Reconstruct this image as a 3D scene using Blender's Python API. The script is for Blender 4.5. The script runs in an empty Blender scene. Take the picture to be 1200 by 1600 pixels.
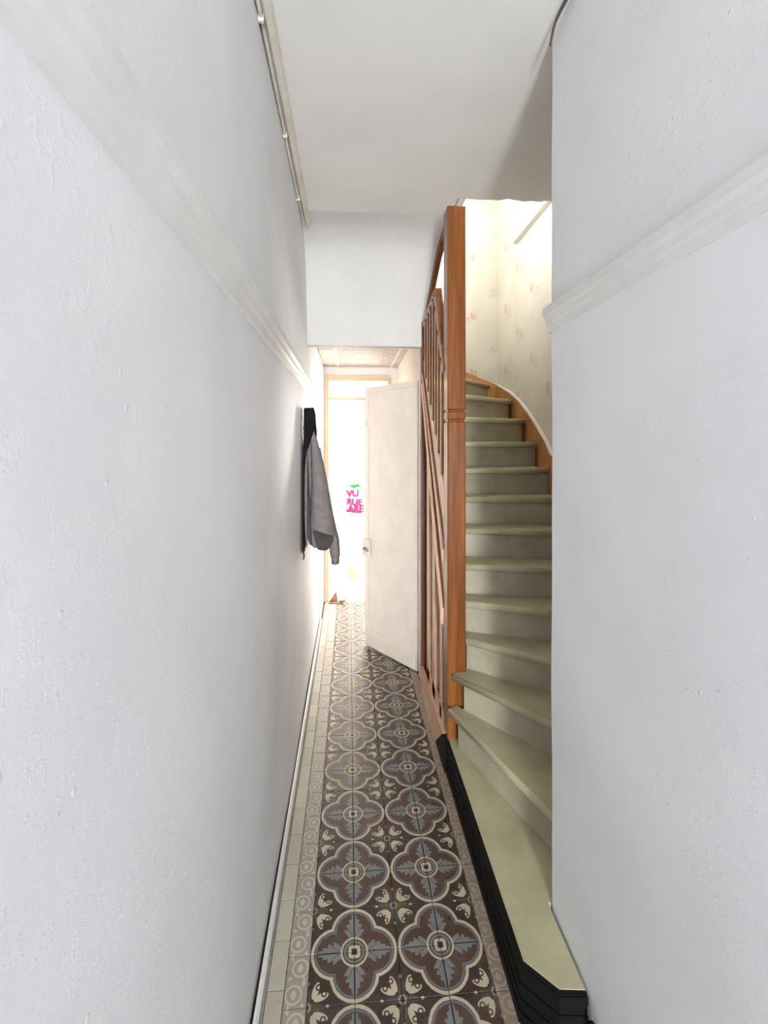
import bpy, bmesh, math, random
from mathutils import Vector, Matrix
random.seed(7)

# ------------------------------------------------------------------ camera
F_PX, PSI, HY, CAM_H = 725.6, 0.07439, 695.2, 1.632      # focal length in px of a 1200x1600 frame, yaw, horizon row, eye height
scn = bpy.context.scene
col = scn.collection
cam = bpy.data.cameras.new('camera')
cam.sensor_fit = 'HORIZONTAL'; cam.sensor_width = 36.0
cam.lens = F_PX * 36.0 / 1200.0
cam.shift_y = -(800.0 - HY) / 1200.0
cam.clip_start = 0.02
cam_o = bpy.data.objects.new('camera', cam); col.objects.link(cam_o)
cam_o.location = (0, 0, CAM_H); cam_o.rotation_euler = (math.pi / 2, 0, -PSI)
scn.camera = cam_o

# ------------------------------------------------------------------ world, lights, exposure
w = bpy.data.worlds.new('world'); scn.world = w; w.use_nodes = True
bg = w.node_tree.nodes['Background']
bg.inputs[0].default_value = (0.93, 0.96, 1.0, 1); bg.inputs[1].default_value = 1.0

def area(name, loc, rot, sx, sy, power, color):
    l = bpy.data.lights.new(name, 'AREA'); l.shape = 'RECTANGLE'; l.size = sx; l.size_y = sy
    l.energy = power; l.color = color
    o = bpy.data.objects.new(name, l); col.objects.link(o)
    o.location = loc; o.rotation_euler = rot
    return o
H = math.pi / 2
# daylight outside the stairwell window (right wall, upstairs), faces -X
area('stair_window_daylight', (1.62, 3.14, 3.95), (0, H, 0), 1.7, 0.85, 165, (0.90, 0.96, 1.0))
# daylight outside the window of the room behind the end doorway, faces -Y
area('rear_window_daylight', (1.10, 6.72, 1.55), (-H, 0, 0), 1.1, 1.5, 370, (1.0, 0.95, 0.89))
# daylight in the open street door behind the photographer, faces +Y
area('entrance_daylight', (0.18, -4.75, 1.15), (H, 0, 0), 0.75, 2.1, 345, (0.90, 0.95, 1.0))
# added fill light outside the street end, aimed up to brighten the ceiling
area('ceiling_fill', (0.18, -6.0, 0.02), (math.pi, 0, 0), 1.6, 2.2, 300, (1.0, 0.98, 0.95))
scn.view_settings.view_transform = 'Standard'
scn.view_settings.look = 'None'
scn.view_settings.gamma = 1.0
scn.view_settings.use_curve_mapping = False
scn.view_settings.exposure = 0.32

# ------------------------------------------------------------------ pixel -> place helpers
def ray(x, y):
    a = (x - 600) / F_PX; b = (HY - y) / F_PX
    c, s = math.cos(PSI), math.sin(PSI)
    return Vector((a * c + s, -a * s + c, b))
O = Vector((0, 0, CAM_H))
def at_y(x, y, Y): d = ray(x, y); return O + d * (Y / d.y)
def at_x(x, y, X): d = ray(x, y); return O + d * (X / d.x)

# ------------------------------------------------------------------ node expression helper
def lin(c):
    return tuple((v / 255 / 12.92 if v / 255 <= 0.04045 else ((v / 255 + 0.055) / 1.055) ** 2.4) for v in c) + (1.0,)
class NT:
    def __init__(s, name):
        s.m = bpy.data.materials.new(name); s.m.use_nodes = True
        s.t = s.m.node_tree; s.n = s.t.nodes; s.b = s.n['Principled BSDF']
    def new(s, k, **kw):
        n = s.n.new(k)
        for a, v in kw.items(): setattr(n, a, v)
        return n
    def put(s, sock, v):
        if isinstance(v, Ex): s.t.links.new(v.s, sock)
        else: sock.default_value = v
    def math(s, op, *a, clamp=False):
        n = s.new('ShaderNodeMath', operation=op); n.use_clamp = clamp
        for i, v in enumerate(a): s.put(n.inputs[i], v)
        return Ex(s, n.outputs[0])
    def mix(s, a, b, f):
        n = s.new('ShaderNodeMix', data_type='RGBA')
        s.put(n.inputs[0], f); s.put(n.inputs[6], a); s.put(n.inputs[7], b)
        return Ex(s, n.outputs[2])
    def pos(s):
        n = s.new('ShaderNodeNewGeometry'); return Ex(s, n.outputs['Position'])
    def obj(s):
        n = s.new('ShaderNodeTexCoord'); return Ex(s, n.outputs['Object'])
    def xyz(s, v):
        n = s.new('ShaderNodeSeparateXYZ'); s.put(n.inputs[0], v)
        return tuple(Ex(s, n.outputs[i]) for i in range(3))
    def comb(s, x, y, z):
        n = s.new('ShaderNodeCombineXYZ')
        for i, v in enumerate((x, y, z)): s.put(n.inputs[i], v)
        return Ex(s, n.outputs[0])
    def scale(s, v, sx, sy, sz):
        n = s.new('ShaderNodeVectorMath', operation='MULTIPLY'); s.put(n.inputs[0], v)
        n.inputs[1].default_value = (sx, sy, sz); return Ex(s, n.outputs[0])
    def noise(s, v, scale, detail=3, rough=0.5, dist=0.0):
        n = s.new('ShaderNodeTexNoise'); s.put(n.inputs['Vector'], v)
        n.inputs['Scale'].default_value = scale; n.inputs['Detail'].default_value = detail
        n.inputs['Roughness'].default_value = rough; n.inputs['Distortion'].default_value = dist
        return Ex(s, n.outputs[0])
    def voro(s, v, scale, feat='F1'):
        n = s.new('ShaderNodeTexVoronoi', feature=feat); s.put(n.inputs['Vector'], v)
        n.inputs['Scale'].default_value = scale; return Ex(s, n.outputs['Distance'])
    def ramp(s, v, lo, hi, a=0.0, b=1.0):
        n = s.new('ShaderNodeMapRange'); s.put(n.inputs[0], v)
        for i, q in enumerate((lo, hi, a, b)): n.inputs[i + 1].default_value = q
        return Ex(s, n.outputs[0])
    def rnd(s):
        n = s.new('ShaderNodeObjectInfo'); return Ex(s, n.outputs['Random'])
    def bump(s, hgt, strength, dist=0.01):
        n = s.new('ShaderNodeBump'); n.inputs['Strength'].default_value = strength
        n.inputs['Distance'].default_value = dist; s.put(n.inputs['Height'], hgt)
        s.t.links.new(n.outputs[0], s.b.inputs['Normal'])
    def done(s, color=None, rough=0.6, spec=0.5, metal=0.0):
        if color is not None: s.put(s.b.inputs['Base Color'], color)
        s.put(s.b.inputs['Roughness'], rough)
        s.b.inputs['Specular IOR Level'].default_value = spec
        s.b.inputs['Metallic'].default_value = metal
        return s.m
class Ex:
    def __init__(s, nt, sock): s.nt = nt; s.s = sock
    def __add__(s, o): return s.nt.math('ADD', s, o)
    __radd__ = __add__
    def __sub__(s, o): return s.nt.math('SUBTRACT', s, o)
    def __rsub__(s, o): return s.nt.math('SUBTRACT', o, s)
    def __mul__(s, o): return s.nt.math('MULTIPLY', s, o)
    __rmul__ = __mul__
    def __truediv__(s, o): return s.nt.math('DIVIDE', s, o)
    def __lt__(s, o): return s.nt.math('LESS_THAN', s, o)
    def __gt__(s, o): return s.nt.math('GREATER_THAN', s, o)
    def abs(s): return s.nt.math('ABSOLUTE', s)
    def sqrt(s): return s.nt.math('SQRT', s)
    def max(s, o): return s.nt.math('MAXIMUM', s, o)
    def min(s, o): return s.nt.math('MINIMUM', s, o)
    def floor(s): return s.nt.math('FLOOR', s)
    def fract(s): return s.nt.math('FRACT', s)
    def cos(s): return s.nt.math('COSINE', s)
    def sin(s): return s.nt.math('SINE', s)

# ------------------------------------------------------------------ materials
def plaster(name, rgb, bump=0.25, patch=True, var=6):
    t = NT(name); p = t.pos()
    n1 = t.noise(p, 3.0, 4); n2 = t.noise(p, 55, 4, 0.6); n3 = t.noise(p, 16, 5, 0.65, 0.4)
    c = t.mix(lin(rgb), lin(tuple(v - var for v in rgb)), t.ramp(n1, 0.35, 0.65))
    hgt = n2 * 0.25 + t.noise(p, 5, 2) * 0.6
    if patch:
        m = t.ramp(t.noise(p, 1.7, 3, 0.6), 0.5, 0.66)
        flakes = t.ramp(t.noise(p, 38, 6, 0.7), 0.56, 0.62) * m
        specks = t.ramp(t.voro(p, 26), 0.05, 0.12, 1, 0) * t.ramp(t.noise(p, 4, 2), 0.5, 0.62)
        hgt = hgt + flakes * 1.0 + specks * 1.2
        c = t.mix(c, lin(tuple(v - 22 for v in rgb)), specks * 0.12)
    t.bump(hgt, bump, 0.006)
    return t.done(c, 0.6, 0.3)
def paint(name, rgb, rough=0.45, var=8, bump=0.08):
    t = NT(name); p = t.pos()
    c = t.mix(lin(rgb), lin(tuple(max(0, v - var) for v in rgb)), t.ramp(t.noise(p, 9, 4), 0.35, 0.7))
    t.bump(t.noise(p, 60, 3), bump, 0.003)
    return t.done(c, rough, 0.4)
def wood(name, a, b, sc=(26, 26, 1.4), rough=0.32):
    t = NT(name); p = t.pos()
    g = t.noise(t.scale(p, *sc), 1.0, 5, 0.6, 0.8)
    fine = t.noise(t.scale(p, sc[0] * 5, sc[1] * 5, sc[2] * 3), 1.0, 3)
    c = t.mix(lin(a), lin(b), t.ramp(g * 0.75 + fine * 0.25, 0.36, 0.64))
    t.bump(fine, 0.06, 0.002)
    return t.done(c, rough, 0.45)
def plain(name, rgb, rough=0.5, spec=0.4, metal=0.0):
    t = NT(name); p = t.pos()
    c = t.mix(lin(rgb), lin(tuple(v * 0.9 for v in rgb)), t.ramp(t.noise(p, 30, 3), 0.4, 0.6))
    return t.done(c, rough, spec, metal)
def fabric(name, rgb, var=14):
    t = NT(name); p = t.pos()
    c = t.mix(lin(rgb), lin(tuple(max(0, v - var) for v in rgb)), t.ramp(t.noise(p, 24, 4), 0.35, 0.65))
    t.bump(t.noise(p, 260, 2) + t.noise(p, 14, 2) * 2, 0.35, 0.004)
    return t.done(c, 0.9, 0.15)

M = {}
M['wall'] = plaster('white_wall_paint', (238, 238, 239), 0.3)
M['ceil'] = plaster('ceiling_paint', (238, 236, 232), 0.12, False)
M['lintel'] = plaster('darkened_ceiling_paint', (212, 209, 204), 0.12, False)  # ceiling paint darkened to offset the strong light on lintel and soffit
M['white'] = paint('white_gloss_paint', (228, 226, 220))
M['rail'] = paint('rail_paint', (232, 231, 227), 0.5, 8)
M['cream'] = paint('cream_paint', (236, 225, 212), 0.4)
M['jamb'] = paint('shaded_cream_frame_paint', (216, 194, 166), 0.5)  # cream toned down, the frame's beige shading is put into the colour
M['conduit'] = paint('yellowed_paint', (228, 222, 208), 0.5, 16)
M['hall'] = plaster('hall_wall_paint', (234, 226, 218), 0.5)
M['wood'] = wood('varnished_oak', (106, 58, 24), (146, 88, 42), (18, 18, 1.1), 0.22)
M['woodh'] = wood('varnished_string_oak', (176, 116, 62), (204, 150, 94), (26, 5, 5))
M['wood_lit'] = wood('lit_string_wood', (206, 160, 128), (226, 186, 156), (26, 6, 6))  # string wood lightened, the light falling on it is put into the colour
M['woodd'] = wood('dark_stained_oak', (84, 44, 28), (120, 68, 42))
M['tread'] = paint('olive_tread_paint', (190, 185, 152), 0.36, 18)
M['riser'] = paint('olive_grey_riser_paint', (178, 171, 148), 0.45, 16)
M['black'] = plain('black_kerb_paint', (10, 10, 9), 0.6, 0.2)
M['mortar'] = plain('grey_mortar', (92, 84, 76), 0.9, 0.2)
M['strip'] = plain('grey_floor_strip', (150, 148, 142), 0.8, 0.2)
M['metal'] = plain('worn_steel', (170, 165, 155), 0.4, 0.5, 0.7)
M['grey'] = fabric('grey_fleece', (138, 130, 128))
M['hollow_shade'] = fabric('fold_shade_cloth', (88, 81, 82))  # darker grey standing for the shade inside the jacket's front fold
M['blackcloth'] = fabric('black_cloth', (34, 30, 34), 8)
M['bluebl'] = plain('black_plastic', (20, 20, 22), 0.5)
M['wedge'] = plain('pale_wedge_wood', (178, 146, 116), 0.7, 0.2)
M['zip'] = plain('brown_grey_zip_tape', (112, 94, 88), 0.8, 0.2)
M['brown'] = plain('brown_cardboard', (168, 128, 100), 0.85, 0.2)
M['roomwhite'] = paint('room_white', (242, 240, 236), 0.6, 4)

# wallpaper: cream ground with faded rose sprigs
def wallpaper():
    t = NT('rose_wallpaper'); p = t.pos(); x, y, z = t.xyz(p)
    s = (x + y)                                  # runs along either wall
    cw, ch = 0.27, 0.50
    iu = (s / cw).floor()
    zz = z / ch + iu * 0.5
    fu = (s / cw).fract() - 0.5; fv = zz.fract() - 0.5
    wob = t.noise(p, 34, 4, 0.7)
    dx = fu * cw; dz = fv * ch
    blob = ((dx * dx) * 1.6 + dz * dz).sqrt()
    petals = t.ramp(t.noise(p, 70, 3, 0.6, 1.2), 0.47, 0.56)
    rose = t.ramp(blob, 0.035, 0.05, 1, 0) * petals
    leafd = ((dx + 0.07) * (dx + 0.07) * 0.35 + (dz + 0.02 - dx * 0.4) * (dz + 0.02 - dx * 0.4) * 2.2).sqrt()
    leaf = t.ramp(leafd, 0.045, 0.07, 1, 0) * t.ramp(t.noise(t.scale(p, 1, 1, 2.2), 48, 3, 0.6, 1.5), 0.52, 0.6)
    ground = t.mix(lin((222, 214, 199)), lin((214, 205, 188)), t.ramp(t.noise(p, 2.4, 4), 0.4, 0.6))
    c = t.mix(ground, lin((150, 136, 112)), leaf * 0.5)
    c = t.mix(c, lin((184, 122, 108)), rose * 0.6)
    t.bump(t.noise(p, 8, 3) + wob * 0.1, 0.12, 0.006)
    return t.done(c, 0.75, 0.2)
M['paper'] = wallpaper()

# printed floor tiles: quatrefoils with leaves, fleur-de-lis stars between; pattern period S
S = 0.28; X0, Y0 = 0.016, 1.499
CREAM, BROWN, RED, BLUE, DARK, GREYL = (196, 184, 158), (56, 40, 34), (76, 54, 46), (108, 110, 110), (42, 36, 34), (150, 142, 128)
def wear(t, c, p):
    c = t.mix(c, lin((150, 138, 122)), t.ramp(t.noise(p, 7, 5, 0.7), 0.5, 0.8) * 0.3)
    r = t.ramp(t.noise(p, 30, 3), 0.3, 0.7, 0.26, 0.46)
    return c, r
def field_tile():
    t = NT('encaustic_tile'); p = t.pos(); x, y, z = t.xyz(p)
    u = (x - X0) / S + 0.5; v = (y - Y0) / S + 0.5
    u = u.fract() - 0.5; v = v.fract() - 0.5
    jit = t.noise(p, 60, 2) * 0.012 - 0.006
    au = u.abs(); av = v.abs()
    pm = au.max(av); q = au.min(av)
    r = (u * u + v * v).sqrt()
    d = ((pm - 0.222) * (pm - 0.222) + q * q).sqrt() + jit
    # outside: star flower centred on the tile corner between four quatrefoils
    a = (0.5 - au); b = (0.5 - av)
    amx = a.max(b); amn = a.min(b)
    r2 = (a * a + b * b).sqrt()
    tt = (a + b) * 0.7071; nn = (a - b).abs() * 0.7071
    c = t.mix(lin(BROWN), lin((74, 66, 60)), (amn < (0.044 - amx * 0.12)) * (amx < 0.17))
    c = t.mix(c, lin(CREAM), ((amx - 0.215).abs() + amn * 1.5) < 0.026)
    e1 = (tt - 0.152 - nn * 0.25); e2 = (nn - 0.040 - (tt - 0.152) * 0.32)
    petal = (e1 * e1 / (0.068 ** 2) + e2 * e2 / (0.037 ** 2)) < 1.0
    c = t.mix(c, lin(CREAM), petal)
    curl = (((tt - 0.203) * (tt - 0.203) + (nn - 0.044) * (nn - 0.044)).sqrt() - 0.024).abs() < 0.0075
    c = t.mix(c, lin(BROWN), curl)
    c = t.mix(c, lin(GREYL), (r2 < 0.046) * (r2 > 0.026))
    c = t.mix(c, lin(DARK), r2 < 0.026)
    # quatrefoil bands
    c = t.mix(c, lin(CREAM), d < 0.272)
    spear = nn < (t.math('MAXIMUM', 0.0, 0.017 - (tt - 0.235).abs() * 0.36))
    c = t.mix(c, lin(BROWN), spear * (d > 0.236))
    c = t.mix(c, lin(DARK), d < 0.238)
    c = t.mix(c, lin(BLUE), d < 0.231)
    c = t.mix(c, lin((70, 66, 64)), d < 0.209)
    c = t.mix(c, lin(RED), d < 0.203)
    # leaf along each arm
    lob = ((pm * 78.0 - q * 60.0 + 1.2).cos() * 0.20 + 0.86)
    wl = ((0.450 - pm) * 0.60).min((pm - 0.12) * 2.5).min(0.112) * lob
    leaf = q < wl
    c = t.mix(c, lin((122, 124, 122)), leaf * (d < 0.203))
    side = ((q - (pm - 0.15) * 0.62).abs() < 0.004) * (q < wl * 0.8) * (pm < 0.27)
    c = t.mix(c, lin((76, 72, 70)), side)
    c = t.mix(c, lin((56, 50, 48)), (q < 0.008) * (d < 0.2) * (r > 0.15))
    # hub rings
    c = t.mix(c, lin(CREAM), r < 0.158)
    c = t.mix(c, lin((80, 76, 72)), r < 0.136)
    c = t.mix(c, lin(GREYL), (r < 0.112) * (r > 0.100))
    pet = r + ((pm * pm - q * q) / (r * r + 0.0001)).abs() * 0.016
    c = t.mix(c, lin(CREAM), pet < 0.084)
    c = t.mix(c, lin(DARK), pet < 0.046)
    rn = t.rnd()
    c, rr = wear(t, c, p)
    c = t.mix(c, lin((40, 34, 32)), rn * 0.10)
    t.bump(t.noise(p, 40, 3), 0.05, 0.003)
    return t.done(c, rr, 0.45)
M['tile'] = field_tile()
def scroll_tile(name, xc, wid, base, hi_):
    t = NT(name); p = t.pos(); x, y, z = t.xyz(p)
    cell = 0.07
    u = (x - xc) / wid
    k = ((y - Y0) / cell)
    v = k.fract() - 0.5
    sgn = (k.floor() * 0.5).fract() * 4.0 - 1.0           # alternates -1, +1
    cx = u - sgn * 0.10
    r = (cx * cx + v * v).sqrt()
    c = lin(base)
    band = ((u + (v * 6.2832 * 0.5).sin() * 0.30 * sgn).abs() < 0.045) * (v.abs() > 0.30)
    c = t.mix(c, lin(hi_), band)
    c = t.mix(c, lin(hi_), ((r - 0.33).abs() < 0.042))
    heart = ((cx * cx * 1.2 + v * v).sqrt() + (cx.abs() * 0.3)) < 0.17
    c = t.mix(c, lin(hi_), heart)
    c = t.mix(c, lin(hi_), (((u + sgn * 0.30) * (u + sgn * 0.30) + (v.abs() - 0.40) * (v.abs() - 0.40)).sqrt() < 0.075))
    c = t.mix(c, lin((120, 110, 98)), u.abs() > 0.47)
    c, rr = wear(t, c, p)
    return t.done(c, rr, 0.4)
XL_F, XR_F = X0 - S / 2, X0 + S * 1.5              # field edges
M['scroll_l'] = scroll_tile('scroll_border_tile', XL_F - 0.035, 0.07, (158, 150, 138), (192, 184, 170))
M['scroll_r'] = scroll_tile('worn_scroll_border_tile', XR_F + 0.026, 0.07, (140, 124, 108), (164, 148, 132))
def plain_tile():
    t = NT('plain_border_tile'); p = t.pos()
    c = t.mix(lin((196, 192, 178)), lin((176, 170, 152)), t.rnd())
    c, rr = wear(t, c, p)
    return t.done(c, rr, 0.4)
M['plain_tile'] = plain_tile()
def ceiling_panel():
    t = NT('embossed_ceiling_panel'); p = t.pos()
    n = t.noise(p, 38, 3, 0.6, 2.0)
    k = t.ramp(n, 0.5, 0.58)
    c = t.mix(lin((206, 198, 190)), lin((168, 158, 152)), k)
    t.bump(k, 0.8, 0.004)
    return t.done(c, 0.7, 0.2)
M['cpanel'] = ceiling_panel()
t = NT('window_glass'); tr = t.new('ShaderNodeBsdfTransparent'); gl = t.new('ShaderNodeBsdfGlossy'); gl.inputs['Roughness'].default_value = 0.02
mx = t.new('ShaderNodeMixShader'); mx.inputs[0].default_value = 0.05
t.t.links.new(tr.outputs[0], mx.inputs[1]); t.t.links.new(gl.outputs[0], mx.inputs[2])
t.t.links.new(mx.outputs[0], t.n['Material Output'].inputs[0]); M['glass'] = t.m

# ------------------------------------------------------------------ mesh helpers
def link(name, me, mat, parent=None):
    o = bpy.data.objects.new(name, me); col.objects.link(o)
    if mat is not None and not me.materials: me.materials.append(M[mat] if isinstance(mat, str) else mat)
    if parent: o.parent = parent
    return o
def from_bm(name, bm, mat, parent=None, smooth=False):
    bmesh.ops.recalc_face_normals(bm, faces=bm.faces)
    me = bpy.data.meshes.new(name); bm.to_mesh(me); bm.free()
    if smooth:
        for f in me.polygons: f.use_smooth = True
    return link(name, me, mat, parent)
def add_box(bm, a, b):
    v = [bm.verts.new((x, y, z)) for x in (a[0], b[0]) for y in (a[1], b[1]) for z in (a[2], b[2])]
    for q in ((0, 1, 3, 2), (4, 6, 7, 5), (0, 4, 5, 1), (2, 3, 7, 6), (0, 2, 6, 4), (1, 5, 7, 3)):
        bm.faces.new([v[i] for i in q])
def bevel(bm, w, seg=2):
    bmesh.ops.bevel(bm, geom=list(bm.edges), offset=w, segments=seg, profile=0.5, affect='EDGES')
def box(name, a, b, mat, parent=None, bev=0.0, seg=2):
    bm = bmesh.new(); add_box(bm, a, b)
    if bev: bevel(bm, bev, seg)
    return from_bm(name, bm, mat, parent)
def add_prism(bm, pts, axis, lo, hi):
    """polygon pts (2D) extruded along axis: 'x' -> pts are (y,z); 'y' -> (x,z); 'z' -> (x,y)"""
    def P(p, k):
        return {'x': (k, p[0], p[1]), 'y': (p[0], k, p[1]), 'z': (p[0], p[1], k)}[axis]
    A = [bm.verts.new(P(p, lo)) for p in pts]; B = [bm.verts.new(P(p, hi)) for p in pts]
    n = len(pts)
    bm.faces.new(A); bm.faces.new(B[::-1])
    for i in range(n): bm.faces.new((A[i], A[(i + 1) % n], B[(i + 1) % n], B[i]))
def prism(name, pts, axis, lo, hi, mat, parent=None, bev=0.0, seg=2):
    bm = bmesh.new(); add_prism(bm, pts, axis, lo, hi)
    if bev: bevel(bm, bev, seg)
    return from_bm(name, bm, mat, parent)
def tube(name, pts, r, mat, parent=None, sides=8, radii=None):
    bm = bmesh.new(); pts = [Vector(p) for p in pts]; rings = []
    for i, p in enumerate(pts):
        d = (pts[min(i + 1, len(pts) - 1)] - pts[max(i - 1, 0)]).normalized()
        up = Vector((0, 0, 1)) if abs(d.z) < 0.9 else Vector((1, 0, 0))
        a = d.cross(up).normalized(); b = d.cross(a)
        rr = radii[i] if radii else r
        rings.append([bm.verts.new(p + (a * math.cos(k * 2 * math.pi / sides) + b * math.sin(k * 2 * math.pi / sides)) * rr) for k in range(sides)])
    for i in range(len(rings) - 1):
        for k in range(sides):
            bm.faces.new((rings[i][k], rings[i][(k + 1) % sides], rings[i + 1][(k + 1) % sides], rings[i + 1][k]))
    bm.faces.new(rings[0]); bm.faces.new(rings[-1][::-1])
    return from_bm(name, bm, mat, parent, True)
def smooth_path(pts, n=6):
    P = [Vector(p) for p in pts]; out = []
    for i in range(len(P) - 1):
        p0, p1, p2, p3 = P[max(i - 1, 0)], P[i], P[i + 1], P[min(i + 2, len(P) - 1)]
        for k in range(n):
            s = k / n
            out.append(0.5 * ((2 * p1) + (p2 - p0) * s + (2 * p0 - 5 * p1 + 4 * p2 - p3) * s * s + (3 * p1 - p0 - 3 * p2 + p3) * s ** 3))
    out.append(P[-1]); return out
def loft(name, rings, mat, parent=None, cap=True, sub=0):
    bm = bmesh.new(); R = [[bm.verts.new(p) for p in r] for r in rings]; n = len(R[0])
    for i in range(len(R) - 1):
        for k in range(n): bm.faces.new((R[i][k], R[i][(k + 1) % n], R[i + 1][(k + 1) % n], R[i + 1][k]))
    if cap: bm.faces.new(R[0]); bm.faces.new(R[-1][::-1])
    o = from_bm(name, bm, mat, parent, True)
    if sub: s = o.modifiers.new('sub', 'SUBSURF'); s.levels = s.render_levels = sub
    return o
def empty(name, loc=(0, 0, 0)):
    o = bpy.data.objects.new(name, None); col.objects.link(o); o.location = loc; o.empty_display_size = 0.05; return o
def tag(o, label, cat, group=None, kind=None):
    o['label'] = label; o['category'] = cat
    if group: o['group'] = group
    if kind: o['kind'] = kind
    return o
def struct(o, label, cat): return tag(o, label, cat, kind='structure')
def child_at(o, parent):
    o.parent = parent; o.matrix_parent_inverse = Matrix.Translation(-Vector(parent.location)); return o

# ================================================================== THE SETTING
XW, XP, ZC = -0.275, 0.640, 2.935                # left wall face, right wall face, ceiling
YB = -4.60                                       # street door end
YL = 3.06                                        # dropped lintel over the corridor
YE = 4.87                                        # end wall
XH = 0.50                                        # hall right wall face
XS, YS = 1.275, 3.93                             # stairwell wall faces

# left wall, gently uneven plaster
def uneven_wall(name, x, thick, y0, y1, z0, z1, amp, mat, seed):
    bm = bmesh.new(); ny, nz = 60, 34; rnd = random.Random(seed)
    ph = [(rnd.uniform(1, 5), rnd.uniform(1, 4), rnd.uniform(0, 6)) for _ in range(6)]
    def off(y, z): return sum(math.sin(a * y + b * z + c) for a, b, c in ph) / 6 * amp
    g = [[bm.verts.new((x + off(y0 + (y1 - y0) * i / ny, z0 + (z1 - z0) * k / nz), y0 + (y1 - y0) * i / ny, z0 + (z1 - z0) * k / nz)) for k in range(nz + 1)] for i in range(ny + 1)]
    for i in range(ny):
        for k in range(nz): bm.faces.new((g[i][k], g[i + 1][k], g[i + 1][k + 1], g[i][k + 1]))
    e = bmesh.ops.extrude_face_region(bm, geom=list(bm.faces))
    for v in e['geom']:
        if isinstance(v, bmesh.types.BMVert): v.co.x = x + thick
    return from_bm(name, bm, mat, None, False)
wl = uneven_wall('wall_left', XW, -0.12, YB, 4.36, 0, 3.0, 0.004, 'wall', 3)
for f in wl.data.polygons: f.use_smooth = abs(f.normal.x) > 0.8
struct(wl, 'long white plastered corridor wall with flaking paint carrying the coats', 'wall')
struct(box('wall_left_end', (XW - 0.12, 4.36, 0), (XW + 0.008, YE, 2.6), 'hall'), 'bright plain end stretch of the corridor wall beside the end doorway', 'wall')

# right wall: thick block whose end hides the start of the stairs
def right_block():
    bm = bmesh.new()
    pts = [(XP, YB), (1.45, YB), (1.45, 1.44), (XP + 0.012, 1.44), (XP, 1.428)]
    n = 24; rings = []
    for k in range(n + 1):
        z = 3.0 * k / n
        w_ = 0.004 * math.sin(z * 5.1) + 0.003 * math.sin(z * 11.3 + 1)
        rings.append([bm.verts.new((p[0] + (w_ if p[0] < 1 else 0), p[1] + (w_ * 1.5 if p[1] > 0 and p[0] < 1 else 0), z)) for p in pts])
    for i in range(n):
        for k in range(5): bm.faces.new((rings[i][k], rings[i][(k + 1) % 5], rings[i + 1][(k + 1) % 5], rings[i + 1][k]))
    bm.faces.new(rings[0]); bm.faces.new(rings[-1][::-1])
    return from_bm('wall_right', bm, 'wall')
struct(right_block(), 'white plastered wall whose corner hides the foot of the stairs', 'wall')

bm = bmesh.new()
add_box(bm, (XW - 0.1, YB - 0.1, 0), (-0.17, YB, 3.0)); add_box(bm, (0.53, YB - 0.1, 0), (1.45, YB, 3.0)); add_box(bm, (-0.17, YB - 0.1, 2.25), (0.53, YB, 3.0))
struct(from_bm('wall_entrance', bm, 'wall'), 'white wall around the open street door', 'wall')

# ceiling of the corridor with the stair opening, and the cove down to the lintel
def ceiling():
    bm = bmesh.new()
    rnd = random.Random(5)
    edge = [(0.575 + (XS - 0.575) * i / 16, 2.415 + rnd.uniform(-0.012, 0.012)) for i in range(17)]
    pts = [(XW - 0.1, YB), (1.45, YB), (1.45, 2.41)] + edge[::-1] + [(0.566, 2.60), (XW - 0.1, 2.60)]
    add_prism(bm, pts, 'z', ZC, ZC + 0.16)
    return from_bm('ceiling', bm, 'ceil')
struct(ceiling(), 'plain pale grey corridor ceiling with a ragged opening over the stairs', 'ceiling')
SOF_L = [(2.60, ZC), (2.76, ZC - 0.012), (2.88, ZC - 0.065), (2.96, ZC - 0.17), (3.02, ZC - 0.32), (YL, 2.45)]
SOF_R = [(2.60, ZC, 0.562), (2.72, ZC - 0.036, 0.556), (2.83, ZC - 0.095, 0.547), (2.92, ZC - 0.195, 0.536), (3.00, ZC - 0.33, 0.520), (YL, 2.45, 0.503)]
def soffit():
    bm = bmesh.new(); n = 14; G = []
    L_ = smooth_path([(XW - 0.05, y, z) for y, z in SOF_L], 8); R_ = smooth_path([(x, y, z) for y, z, x in SOF_R], 8)
    for l, r in zip(L_, R_): G.append([bm.verts.new(l.lerp(r, k / n)) for k in range(n + 1)])
    for i in range(len(G) - 1):
        for k in range(n): f = bm.faces.new((G[i][k], G[i + 1][k], G[i + 1][k + 1], G[i][k + 1])); f.smooth = True
    E0, E1 = [[bm.verts.new(v.co) for v in row] for row in (G[0], G[-1])]
    top = [[bm.verts.new((v.co.x, 3.14 if i else 2.60, ZC + 0.16)) for v in row] for i, row in enumerate((G[0], G[-1]))]
    for k in range(n):
        bm.faces.new((E0[k], E0[k + 1], top[0][k + 1], top[0][k])); bm.faces.new((top[0][k], top[0][k + 1], top[1][k + 1], top[1][k])); bm.faces.new((top[1][k], top[1][k + 1], E1[k + 1], E1[k]))
    for e in (-1, 0):
        side = [bm.verts.new(r[e].co) for r in G]; bm.faces.new(side + [top[1][e], top[0][e]])
    me = bpy.data.meshes.new('ceiling_soffit'); bm.to_mesh(me); bm.free()
    return link('ceiling_soffit', me, 'lintel')
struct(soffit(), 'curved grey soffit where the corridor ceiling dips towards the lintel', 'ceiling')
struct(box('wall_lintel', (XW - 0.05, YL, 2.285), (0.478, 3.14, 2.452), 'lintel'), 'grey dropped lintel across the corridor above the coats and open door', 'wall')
struct(box('light_blocker_stair', (0.580, 2.42, ZC + 0.0), (0.615, 3.14, 3.95), 'roomwhite'), 'unseen white panel added beside the stair opening to block window light', 'wall')  # unseen panel added to keep stair window light off the lintel

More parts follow.
